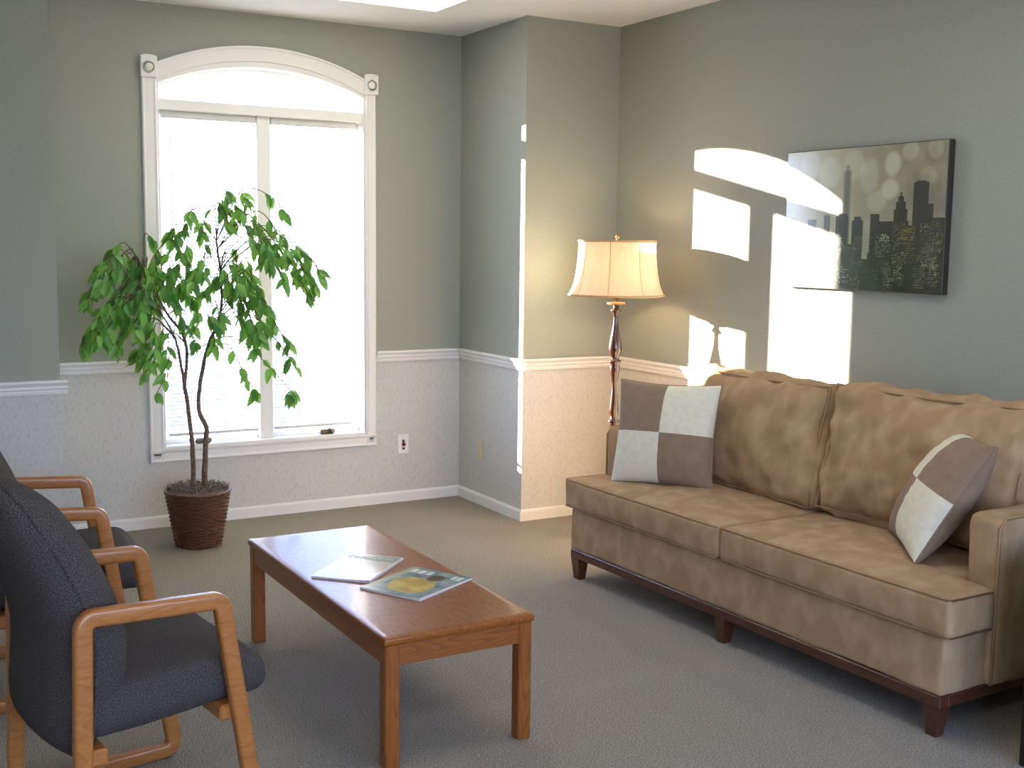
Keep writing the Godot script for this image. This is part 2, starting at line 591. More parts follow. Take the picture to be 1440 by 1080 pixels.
func make_window() -> void:
	var w := struct_node("window_1", "white arched window with corner blocks and a crossbar below the arch")
	var mid := (ARCH_L + ARCH_R) * 0.5
	var half := (ARCH_R - ARCH_L) * 0.5
	var st: SurfaceTool
	# casing
	for s in [[-1.848, ARCH_L], [ARCH_R, -0.550]]:
		var a: float = s[0]
		var b: float = s[1]
		st = new_st()
		var pr := PackedVector2Array([Vector2(a, 0), Vector2(a, 0.014), Vector2(a + 0.006, 0.02), Vector2(a + 0.018, 0.016), Vector2(b - 0.018, 0.016), Vector2(b - 0.006, 0.02), Vector2(b, 0.014), Vector2(b, 0)])
		prism(st, pr, ARCH_B - 0.066, 2.37, func(u: float, v: float, ww: float) -> Vector3: return Vector3(u, ww, v))
		build("casing_side", st, M.white, w)
		# corner block with rosette
		var c := (a + b) * 0.5
		st = new_st()
		cbox(st, Vector3(c - 0.042, 2.36, 0.0), Vector3(c + 0.042, 2.465, 0.03), 0.004)
		var blk := build("corner_block", st, M.white, w)
		st = new_st()
		var top := PackedVector2Array()
		for i in 13:
			var t := PI * i / 12.0
			top.append(Vector2(c + 0.042 * cos(t), 2.464 + 0.011 * sin(t)))
		prism(st, top, 0.0, 0.028, xy)
		build("block_cap", st, M.white, blk)
		st = new_st()
		lathe(st, [[0.0, 0.007], [0.010, 0.006], [0.015, 0.003], [0.022, 0.003], [0.027, 0.006], [0.033, 0.004], [0.035, 0.0]], 24)
		var ro := build("rosette", st, M.white, blk)
		ro.rotation.x = PI / 2
		ro.position = Vector3(c, 2.412, 0.029)
	# bottom casing and stool
	st = new_st()
	prism(st, PackedVector2Array([Vector2(ARCH_B - 0.066, 0), Vector2(ARCH_B - 0.066, 0.014), Vector2(ARCH_B - 0.06, 0.02), Vector2(ARCH_B - 0.045, 0.016), Vector2(ARCH_B - 0.018, 0.016), Vector2(ARCH_B - 0.006, 0.022), Vector2(ARCH_B, 0.022), Vector2(ARCH_B, 0)]), -1.848, -0.550, func(u: float, v: float, ww: float) -> Vector3: return Vector3(ww, u, v))
	build("casing_bottom", st, M.white, w)
	# arched casing
	var ring := arch_line(ARCH_L, ARCH_R, SPRING + 0.095, APEX + 0.098, half)
	var inner := arch_line(ARCH_L, ARCH_R, SPRING + 0.008, APEX + 0.020, half)
	inner.reverse()
	ring.append_array(inner)
	st = new_st()
	prism(st, ring, -0.002, 0.018, xy)
	var arch := build("casing_arch", st, M.white, w)
	var bead := arch_line(ARCH_L, ARCH_R, SPRING + 0.095, APEX + 0.098, half)
	var bead_in := arch_line(ARCH_L, ARCH_R, SPRING + 0.083, APEX + 0.086, half)
	bead_in.reverse()
	bead.append_array(bead_in)
	st = new_st()
	prism(st, bead, 0.0, 0.024, xy)
	build("bead", st, M.white, arch)
	# jamb lining
	st = new_st()
	cbox(st, Vector3(ARCH_L, ARCH_B, -0.155), Vector3(ARCH_L + 0.012, SPRING, 0.004), 0.001)
	build("jamb", st, M.white, w)
	st = new_st()
	cbox(st, Vector3(ARCH_R - 0.012, ARCH_B, -0.155), Vector3(ARCH_R, SPRING, 0.004), 0.001)
	build("jamb", st, M.white, w)
	st = new_st()
	cbox(st, Vector3(ARCH_L, ARCH_B - 0.001, -0.155), Vector3(ARCH_R, ARCH_B + 0.016, 0.012), 0.003)
	build("sill", st, M.white, w)
	var lin := arch_line(ARCH_L, ARCH_R, SPRING + 0.012, APEX + 0.022, half)
	var lin_in := arch_line(ARCH_L, ARCH_R, SPRING - 0.01, APEX - 0.012, half)
	lin_in.reverse()
	lin.append_array(lin_in)
	st = new_st()
	prism(st, lin, -0.155, 0.008, xy)
	build("arch_lining", st, M.white, w)
	# arched light: frame and glass
	var af := arch_line(ARCH_L + 0.01, ARCH_R - 0.01, SPRING - 0.01, APEX - 0.012, half)
	var af_in := arch_line(ARCH_L + 0.03, ARCH_R - 0.03, SPRING - 0.03, APEX - 0.03, half)
	af_in.reverse()
	af.append_array(af_in)
	st = new_st()
	prism(st, af, -0.12, -0.07, xy)
	build("arch_sash", st, M.vinyl, w)
	var ag := arch_line(ARCH_L + 0.01, ARCH_R - 0.01, SPRING - 0.02, APEX - 0.02, half)
	ag.append(Vector2(ARCH_R - 0.01, 2.24))
	ag.append(Vector2(ARCH_L + 0.01, 2.24))
	st = new_st()
	prism(st, ag, -0.102, -0.098, xy)
	build("arched_pane", st, M.glass, w)
	# transom bar, mullion, casement sashes
	st = new_st()
	cbox(st, Vector3(ARCH_L + 0.01, 2.205, -0.14), Vector3(ARCH_R - 0.01, 2.262, -0.01), 0.004)
	build("transom_bar", st, M.vinyl, w)
	st = new_st()
	cbox(st, Vector3(mid - 0.038, ARCH_B + 0.014, -0.14), Vector3(mid + 0.038, 2.21, -0.035), 0.004)
	build("mullion", st, M.vinyl, w)
	for s in [[ARCH_L + 0.012, mid - 0.038], [mid + 0.038, ARCH_R - 0.012]]:
		var a: float = s[0]
		var b: float = s[1]
		st = new_st()
		cbox(st, Vector3(a, ARCH_B + 0.016, -0.125), Vector3(a + 0.016, 2.206, -0.075), 0.003)
		cbox(st, Vector3(b - 0.016, ARCH_B + 0.016, -0.125), Vector3(b, 2.206, -0.075), 0.003)
		cbox(st, Vector3(a, ARCH_B + 0.016, -0.125), Vector3(b, ARCH_B + 0.040, -0.075), 0.003)
		cbox(st, Vector3(a, 2.185, -0.125), Vector3(b, 2.206, -0.075), 0.003)
		var sash := build("sash", st, M.vinyl, w)
		st = new_st()
		cbox(st, Vector3(a + 0.012, ARCH_B + 0.036, -0.102), Vector3(b - 0.012, 2.19, -0.098), 0.0005)
		build("pane", st, M.glass, sash)
		# crank operator on the sill
		var cx := (a + b) * 0.5 + (0.05 if a > mid else -0.06)
		st = new_st()
		cbox(st, Vector3(cx - 0.045, ARCH_B + 0.016, -0.045), Vector3(cx + 0.045, ARCH_B + 0.045, -0.012), 0.008)
		var crank := build("crank", st, M.steel, w)
		st = new_st()
		tube(st, [Vector3(cx + 0.0, ARCH_B + 0.04, -0.02), Vector3(cx + 0.004, ARCH_B + 0.05, -0.006), Vector3(cx + 0.02, ARCH_B + 0.028, 0.004), Vector3(cx + 0.026, ARCH_B + 0.022, 0.008)], [0.007, 0.007, 0.006, 0.009], 8)
		build("handle", st, M.steel, crank)

func make_blinds() -> void:
	var mid := (ARCH_L + ARCH_R) * 0.5
	var slat := new_st()
	slat.set_smooth_group(0)
	var wid := 0.494
	grid(slat, 6, 1, func(u: float, v: float) -> Vector3: return Vector3((v - 0.5) * wid, 0.0022 * (1.0 - pow(2.0 * u - 1.0, 2.0)), (u - 0.5) * 0.025), true)
	grid(slat, 6, 1, func(u: float, v: float) -> Vector3: return Vector3((v - 0.5) * wid, 0.0022 * (1.0 - pow(2.0 * u - 1.0, 2.0)) - 0.0003, (u - 0.5) * 0.025), false)
	slat.generate_normals()
	slat.index()
	var slat_mesh := slat.commit()
	slat_mesh.surface_set_material(0, M.slat)
	for side in [-1.0, 1.0]:
		var cx: float = mid + side * 0.294
		var o := thing("window_blind", "white mini blind on the " + ("casement half behind the ficus" if side < 0 else "casement half nearer the wall outlet"), "blind", Vector3(cx, 2.205, -0.05), 0.0, "mini blinds on the arched window")
		var st := new_st()
		cbox(st, Vector3(-0.25, -0.036, -0.018), Vector3(0.25, 0.0, 0.016), 0.003)
		build("headrail", st, M.slat, o)
		st = new_st()
		cbox(st, Vector3(-0.247, -1.725, -0.013), Vector3(0.247, -1.708, 0.012), 0.004)
		build("bottom_rail", st, M.slat, o)
		for i in 77:
			var s := MeshInstance3D.new()
			s.name = "slat"
			s.mesh = slat_mesh
			s.position = Vector3(0, -0.052 - i * 0.0215, 0)
			s.rotation.x = 0.21
			o.add_child(s, true)
		for x in [-0.18, 0.18]:
			st = new_st()
			tube(st, [Vector3(x, -0.03, 0.0132), Vector3(x, -1.71, 0.0132)], [0.0008], 5)
			tube(st, [Vector3(x, -0.03, -0.0132), Vector3(x, -1.71, -0.0132)], [0.0008], 5)
			build("ladder_cord", st, M.cord, o)
		st = new_st()
		tube(st, [Vector3(-0.21, -0.03, 0.02), Vector3(-0.21, -0.75, 0.021)], [0.003], 6)
		build("tilt_wand", st, M.vinyl, o)

func make_outlets() -> void:
	var o := thing("wall_outlet", "white wall outlet with a small red and black plug", "outlet", Vector3(-0.374, 0.289, 0.0))
	var st := new_st()
	cbox(st, Vector3(-0.035, 0, 0), Vector3(0.035, 0.115, 0.006), 0.003)
	build("cover_plate", st, M.white, o)
	st = new_st()
	cbox(st, Vector3(-0.010, 0.046, 0.004), Vector3(0.010, 0.068, 0.022), 0.005)
	build("plug", st, M.red, o)
	st = new_st()
	cbox(st, Vector3(-0.008, 0.026, 0.004), Vector3(0.008, 0.038, 0.016), 0.004)
	cbox(st, Vector3(-0.007, 0.068, 0.004), Vector3(0.007, 0.084, 0.014), 0.004)
	build("socket", st, M.dark, o)
	o = thing("wall_outlet", "ivory blank wall plate on the side of the alcove", "outlet", Vector3(0.0, 0.272, 0.282), -PI / 2)
	st = new_st()
	cbox(st, Vector3(-0.035, 0, 0), Vector3(0.035, 0.115, 0.005), 0.003)
	build("cover_plate", st, M.ivory, o)
	for y in [0.02, 0.095]:
		st = new_st()
		lathe(st, [[0.0, 0.002], [0.003, 0.0015], [0.004, 0.0]], 10)
		var sc := build("screw", st, M.ivory, o)
		sc.rotation.x = PI / 2
		sc.position = Vector3(0, y, 0.005)

func make_ceiling_lights() -> void:
	for c in [[-1.066, 0.912, "ceiling light panel in front of the arched window", 0.95], [-0.80, 3.5, "ceiling light panel above the coffee table", 1.1], [-2.9, 5.9, "ceiling light panel farthest from the arched window", 1.6]]:
		var x: float = c[0]
		var z: float = c[1]
		var o := thing("ceiling_light", "white fluorescent " + c[2], "light", Vector3(x, H, z), 0.0, "fluorescent ceiling panels")
		for b in [[-0.61, 0.61, -0.305, -0.285], [-0.61, 0.61, 0.285, 0.305], [-0.61, -0.59, -0.285, 0.285], [0.59, 0.61, -0.285, 0.285]]:
			var st := new_st()
			cbox(st, Vector3(b[0], -0.014, b[2]), Vector3(b[1], 0.0, b[3]), 0.002)
			build("frame_bar", st, M.white, o)
		var sd := new_st()
		cbox(sd, Vector3(-0.592, -0.010, -0.287), Vector3(0.592, -0.002, 0.287), 0.001)
		build("lamp_diffuser", sd, M.diffuser, o)
		var l := AreaLight3D.new()
		l.name = "tube_light"
		l.area_size = Vector2(1.16, 0.56)
		l.light_energy = c[3]
		l.light_color = Color(1.0, 0.98, 0.93)
		l.area_range = 12.0
		l.shadow_enabled = true
		l.position = Vector3(0, -0.016, 0)
		l.rotation.x = -PI / 2
		o.add_child(l)

# ---------------------------------------------------------------- furniture
func make_sofa() -> void:
	var o := thing("sofa", "tan brown suede two cushion sofa on short dark wooden legs", "sofa", Vector3(0.09, 0, 2.85), 0.022)
	var st: SurfaceTool
	# wooden rails and legs
	for b in [[-0.425, -0.385, -1.035, 1.035], [0.36, 0.40, -1.035, 1.035], [-0.385, 0.36, -1.035, -0.995], [-0.385, 0.36, 0.995, 1.035]]:
		st = new_st()
		cbox(st, Vector3(b[0], 0.100, b[2]), Vector3(b[1], 0.139, b[3]), 0.004)
		build("base_rail", st, M.walnut, o)
	for x in [-0.395, 0.365]:
		for z in [-1.0, 0.0, 1.0]:
			st = new_st()
			st.set_smooth_group(-1)
			var t := 0.030
			var b := 0.019
			var ox: float = x + (0.008 if x > 0 else -0.002)
			var f := []
			for s in [[-1, -1], [1, -1], [1, 1], [-1, 1]]:
				f.append([Vector3(x + s[0] * t, 0.104, z + s[1] * t), Vector3(ox + s[0] * b, 0.0, z * 0.997 + s[1] * b), Vector3(s[0], 0, 0), Vector3(0, 0, s[1])])
			for i in 4:
				var p = f[i]
				var q = f[(i + 1) % 4]
				var out: Vector3 = ((p[0] + q[0]) * 0.5 - Vector3(x, 0.104, z))
				quad(st, p[0], q[0], q[1], p[1], out)
			quad(st, f[0][0], f[1][0], f[2][0], f[3][0], Vector3.UP)
			quad(st, f[0][1], f[1][1], f[2][1], f[3][1], Vector3.DOWN)
			build("leg", st, M.walnut, o)
	# upholstered base
	st = new_st()
	soft_box(st, Vector3(-0.01, 0.235, 0), Vector3(0.415, 0.099, 1.035), 0.018, Vector3(0.004, 0, 0), 26, 0.006, null, 3)
	build("base_panel", st, M.suede, o)
	# arms, running from the base rail up
	for s in [-1.0, 1.0]:
		st = new_st()
		soft_box(st, Vector3(0.09, 0.415, s * 1.0), Vector3(0.305, 0.277, 0.062), 0.026, Vector3(0.004, 0.004, 0.004), 20, 0.006, null, 5)
		var arm := build("arm", st, M.suede, o)
		st = new_st()
		var lp := []
		for c in [[-0.216, 0.15], [-0.216, 0.40], [-0.216, 0.66], [-0.19, 0.692], [0.1, 0.694], [0.38, 0.692]]:
			lp.append(Vector3(c[0] + 0.004, c[1] - 0.004, s * 1.057))
		tube(st, lp, [0.005], 6)
		build("piping", st, M.piping, arm)
	st = new_st()
	soft_box(st, Vector3(0.335, 0.49, 0), Vector3(0.075, 0.35, 1.05), 0.04, Vector3.ZERO, 24, 0.006, null, 6)
	build("back_panel", st, M.suede, o)
	# seat cushions, each with an ear in front of its arm
	for s in [-1.0, 1.0]:
		var hz := 0.532
		var cz: float = s * (hz + 0.004)
		var outer: float = s * (hz * 2.0 + 0.004)
		var warp := func(p: Vector3) -> Vector3:
			if p.x > -0.232:
				var inner: float = s * 0.004
				p.z = inner + (p.z - inner) * (0.925 / (hz * 2.0))
			return p
		st = new_st()
		soft_box(st, Vector3(-0.145, 0.40, cz), Vector3(0.30, 0.066, hz), 0.022, Vector3(0.010, 0.024, 0.0), 40, 0.004, warp, 11 + int(s))
		var cu := build("seat_cushion", st, M.suede, o)
		for y in [0.4605, 0.3395]:
			var lp := []
			for i in 9:
				var f := i / 8.0
				lp.append(Vector3(-0.440 - 0.010 * (1.0 - pow(2.0 * f - 1.0, 2.0)) * 0.3, y, lerpf(s * 0.012, outer - s * 0.012, f)))
			lp.append(Vector3(-0.432, y, outer - s * 0.004))
			lp.append(Vector3(-0.24, y, outer - s * 0.002))
			st = new_st()
			tube(st, lp, [0.0038], 6)
			build("piping", st, M.piping, cu)
	# back cushions
	for s in [[-1.0, -0.452, 0.462, 0.715, 0.10], [1.0, 0.462, 0.452, 0.735, 0.20]]:
		var side: float = s[0]
		st = new_st()
		var sag := func(p: Vector3) -> Vector3:
			# corners of the cushion stand out, the middle of the edges draws in
			var a: float = p.z / s[2]
			var b := p.y / 0.265
			p.z *= 1.0 - 0.035 * (1.0 - b * b)
			p.y *= 1.0 - 0.05 * (1.0 - a * a) * (1.0 if b > 0.0 else 0.3)
			return p
		soft_box(st, Vector3.ZERO, Vector3(0.085, 0.265, s[2]), 0.062, Vector3(0.065, 0.022, 0.012), 40, 0.026, sag, 21 + int(side))
		var cu := build("back_cushion", st, M.suede, o)
		cu.position = Vector3(0.165, s[3], s[1])
		cu.rotation = Vector3(0.0, 0.03 * side, -0.20)
		st = new_st()
		var lp := []
		for c in [[-1, -1], [0, -1], [1, -1], [1, 0], [1, 1], [0.5, 1], [0, 1], [-0.5, 1], [-1, 1], [-1, 0]]:
			var p := Vector3(-0.066, c[1] * 0.250, c[0] * (s[2] - 0.016))
			lp.append(sag.call(p))
		tube(st, lp, [0.004], 6, true)
		build("piping", st, M.piping, cu)

func make_end_table() -> void:
	var o := thing("end_table", "dark wooden end table past the sofa arm", "table", Vector3(0.06, 0, 4.39))
	var st := new_st()
	cbox(st, Vector3(-0.31, 0.60, -0.27), Vector3(0.31, 0.625, 0.27), 0.004)
	build("table_top", st, M.ebony, o)
	for b in [[-0.30, -0.28, -0.26, 0.26], [0.28, 0.30, -0.26, 0.26], [-0.28, 0.28, -0.26, -0.24]]:
		st = new_st()
		cbox(st, Vector3(b[0], 0.0, b[2]), Vector3(b[1], 0.60, b[3]), 0.002)
		build("side_panel", st, M.ebony, o)
	st = new_st()
	cbox(st, Vector3(-0.28, 0.25, -0.24), Vector3(0.28, 0.27, 0.26), 0.002)
	build("shelf", st, M.ebony, o)

# a throw pillow with two brown and two cream patches; its face looks along +z
func make_pillow(label: String, at: Vector3, basis: Basis, seed: int, swap := false) -> void:
	var o := thing("throw_pillow", label, "pillow", at, 0.0, "checkered throw pillows on the sofa")
	o.basis = basis
	var hs := 0.235
	var noise := FastNoiseLite.new()
	noise.seed = seed
	noise.frequency = 5.0
	var pos := func(u: float, v: float, side: float) -> Vector3:
		var t := pow(maxf((1.0 - u * u) * (1.0 - v * v), 0.0), 0.42) * 0.095
		var x := u * hs * (1.0 - 0.07 * (1.0 - v * v) * absf(u))
		var y := v * hs * (1.0 - 0.07 * (1.0 - u * u) * absf(v))
		t += noise.get_noise_2d(x * 10.0, y * 10.0) * 0.006 * (1.0 - u * u) * (1.0 - v * v)
		return Vector3(x, y, side * t)
	for q in [[-1, 0, 0, 1, "brown"], [0, 1, 0, 1, "cream"], [-1, 0, -1, 0, "cream"], [0, 1, -1, 0, "brown"]]:
		var st := new_st()
		st.set_smooth_group(0)
		grid(st, 18, 18, func(a: float, b: float) -> Vector3:
			return pos.call(edge(lerpf(q[0], q[1], a)), edge(lerpf(q[2], q[3], b)), 1.0), true)
		var tone: String = q[4]
		if swap:
			tone = "cream" if tone == "brown" else "brown"
		build("patch", st, M["pillow_" + tone], o).set_meta("label", tone + " suede patch")
	var st2 := new_st()
	st2.set_smooth_group(0)
	grid(st2, 30, 30, func(a: float, b: float) -> Vector3: return pos.call(edge(a * 2 - 1), edge(b * 2 - 1), -1.0), false)
	build("back_cover", st2, M.pillow_brown, o)
	var lp := []
	for i in 64:
		var f := i / 16.0
		var k := int(f)
		var t := (f - k) * 2.0 - 1.0
		var uv: Vector2 = [Vector2(t, -1), Vector2(1, t), Vector2(-t, 1), Vector2(-1, -t)][k]
		lp.append(pos.call(uv.x, uv.y, 1.0))
	st2 = new_st()
	tube(st2, lp, [0.0045], 6, true)
	build("piping", st2, M.pillow_brown, o)

func edge(t: float) -> float:
	return sin(t * PI * 0.5)

func make_table() -> void:
	var o := thing("coffee_table", "low rectangular oak coffee table with square legs", "table", Vector3(-1.6765, 0, 2.628))
	var hx := 0.2535
	var hz := 0.65
	var st := new_st()
	soft_box(st, Vector3(0, 0.389, 0), Vector3(hx, 0.0125, hz), 0.009, Vector3.ZERO, 20)
	build("table_top", st, M.oak_top, o)
	var lw := 0.046
	for sx in [-1.0, 1.0]:
		for sz in [-1.0, 1.0]:
			st = new_st()
			var cx: float = sx * (hx - 0.007 - lw * 0.5)
			var cz: float = sz * (hz - 0.007 - lw * 0.5)
			cbox(st, Vector3(cx - lw * 0.5, 0, cz - lw * 0.5), Vector3(cx + lw * 0.5, 0.378, cz + lw * 0.5), 0.004)
			build("leg", st, M.oak_y, o)
	for s in [-1.0, 1.0]:
		st = new_st()
		var z: float = s * (hz - 0.022)
		cbox(st, Vector3(-hx + 0.05, 0.312, z - 0.01), Vector3(hx - 0.05, 0.377, z + 0.01), 0.002)
		build("apron", st, M.oak_x, o)
		st = new_st()
		var x: float = s * (hx - 0.022)
		cbox(st, Vector3(x - 0.01, 0.312, -hz + 0.05), Vector3(x + 0.01, 0.377, hz - 0.05), 0.002)
		build("apron", st, M.oak_z, o)

# closed loop of bent wood in the x-y plane, rounded section
func loop_frame(st: SurfaceTool, corners: Array, radius: float, wid: float, dep: float, z: float) -> void:
	var path := []
	var n := corners.size()
	for i in n:
		var p: Vector2 = corners[i]
		var a: Vector2 = (corners[(i - 1 + n) % n] - p).normalized()
		var b: Vector2 = (corners[(i + 1) % n] - p).normalized()
		var ang := absf(a.angle_to(b))
		var cut := radius / tan(ang * 0.5)
		var c := p + (a + b).normalized() * (radius / sin(ang * 0.5))
		var s := p + a * cut
		var e := p + b * cut
		var a0 := (s - c).angle()
		var a1 := (e - c).angle()
		var d := wrapf(a1 - a0, -PI, PI)
		for k in 9:
			path.append(c + Vector2.from_angle(a0 + d * k / 8.0) * radius)
	st.set_smooth_group(0)
	var sec := []
	var r := 0.010
	for c in [[1, 1, 0], [-1, 1, 1], [-1, -1, 2], [1, -1, 3]]:
		for k in 5:
			var t: float = PI * 0.5 * (c[2] + k / 4.0)
			sec.append(Vector2(c[0] * (wid * 0.5 - r) + cos(t) * r, c[1] * (dep * 0.5 - r) + sin(t) * r))
	var m := path.size()
	var rings := []
	for i in m:
		var d: Vector2 = (path[(i + 1) % m] - path[(i - 1 + m) % m]).normalized()
		var nrm := Vector2(-d.y, d.x)
		var ring := PackedVector3Array()
		for q in sec:
			var w: Vector2 = path[i] + nrm * q.x
			ring.append(Vector3(w.x, w.y, z + q.y))
		rings.append(ring)
	for i in m:
		var j := (i + 1) % m
		var pm: Vector2 = (path[i] + path[j]) * 0.5
		for k in sec.size():
			var l := (k + 1) % sec.size()
			var mid: Vector3 = (rings[i][k] + rings[j][l]) * 0.5
			quad(st, rings[i][k], rings[i][l], rings[j][l], rings[j][k], mid - Vector3(pm.x, pm.y, z))

func make_chair(label: String, at: Vector3, turn: float) -> Node3D:
	var o := thing("armchair", label, "chair", at, turn, "waiting room chairs facing the coffee table")
	var st: SurfaceTool
	for s in [-1.0, 1.0]:
		st = new_st()
		loop_frame(st, [Vector2(0.0, 0.022), Vector2(0.018, 0.651), Vector2(0.362, 0.635), Vector2(0.455, 0.022)], 0.028, 0.044, 0.034, s * 0.278)
		build("side_frame", st, M.beech, o)
	for b in [[0.03, 0.275, 0.075, 0.318], [0.36, 0.310, 0.41, 0.352]]:
		st = new_st()
		cbox(st, Vector3(b[0], b[1], -0.268), Vector3(b[2], b[3], 0.268), 0.006)
		build("cross_rail", st, M.beech, o)
	# seat: thick pad that rolls over at the front
	st = new_st()
	soft_box(st, Vector3.ZERO, Vector3(0.245, 0.060, 0.255), 0.052, Vector3(0.012, 0.018, 0.0), 30, 0.004, func(p: Vector3) -> Vector3:
		var f := clampf((p.x - 0.10) / 0.19, 0.0, 1.0)
		p.y -= 0.030 * f * f
		return p, 61)
	var seat := build("seat", st, M.cloth, o)
	seat.position = Vector3(0.265, 0.402, 0)
	seat.rotation.z = 0.075
	# backrest: outer shell and front pad, rounded shoulders
	var spine := [[0.245, 0.045], [0.33, 0.010], [0.45, 0.018], [0.56, 0.024], [0.68, -0.005], [0.80, -0.055], [0.90, -0.100], [0.97, -0.132]]
	var centre := func(y: float) -> float:
		for i in spine.size() - 1:
			if y <= spine[i + 1][0] or i == spine.size() - 2:
				var a = spine[i]
				var b = spine[i + 1]
				var p0 = spine[maxi(i - 1, 0)]
				var p3 = spine[mini(i + 2, spine.size() - 1)]
				return cubic_interpolate(a[1], b[1], p0[1], p3[1], (y - a[0]) / (b[0] - a[0]))
		return 0.0
	var outline := func(t: float) -> Vector2:
		# closed outline of the back in (z, y): straight lower sides, broad rounded top
		var c := cos(t)
		var s := sin(t)
		var e := 0.62 if s > 0.0 else 0.42
		return Vector2(signf(c) * pow(absf(c), 0.42) * 0.252, 0.56 + signf(s) * pow(absf(s), e) * (0.41 if s > 0.0 else 0.31))
	var shell := func(front: bool, depth: float) -> Callable:
		return func(a: float, b: float) -> Vector3:
			var q: Vector2 = outline.call(a * TAU)
			if front and q.y < 0.56:
				q.y = 0.56 - (0.56 - q.y) * 0.62
			var r := sin(b * PI * 0.5)
			var z := q.x * r
			var y := 0.56 + (q.y - 0.56) * r
			var bulge := pow(maxf(1.0 - pow(r, 7.0 if front else 4.0), 0.0), 0.5)
			var wrap := 0.03 * pow(absf(z) / 0.25, 2.0)
			return Vector3(centre.call(y) + (1.0 if front else -1.0) * depth * bulge + wrap + (0.012 if front else 0.0), y, z)
	st = new_st()
	st.set_smooth_group(0)
	grid(st, 72, 22, shell.call(false, 0.070), false)
	build("back_shell", st, M.cloth, o)
	st = new_st()
	st.set_smooth_group(0)
	grid(st, 72, 22, shell.call(true, 0.105), true)
	build("backrest", st, M.cloth, o)
	st = new_st()
	var lp := []
	for i in 72:
		var q: Vector2 = outline.call(TAU * i / 72.0)
		lp.append(Vector3(centre.call(q.y) + 0.03 * pow(absf(q.x) / 0.25, 2.0) + 0.006, q.y, q.x))
	tube(st, lp, [0.007], 6, true)
	build("piping", st, M.cloth, o)
	return o

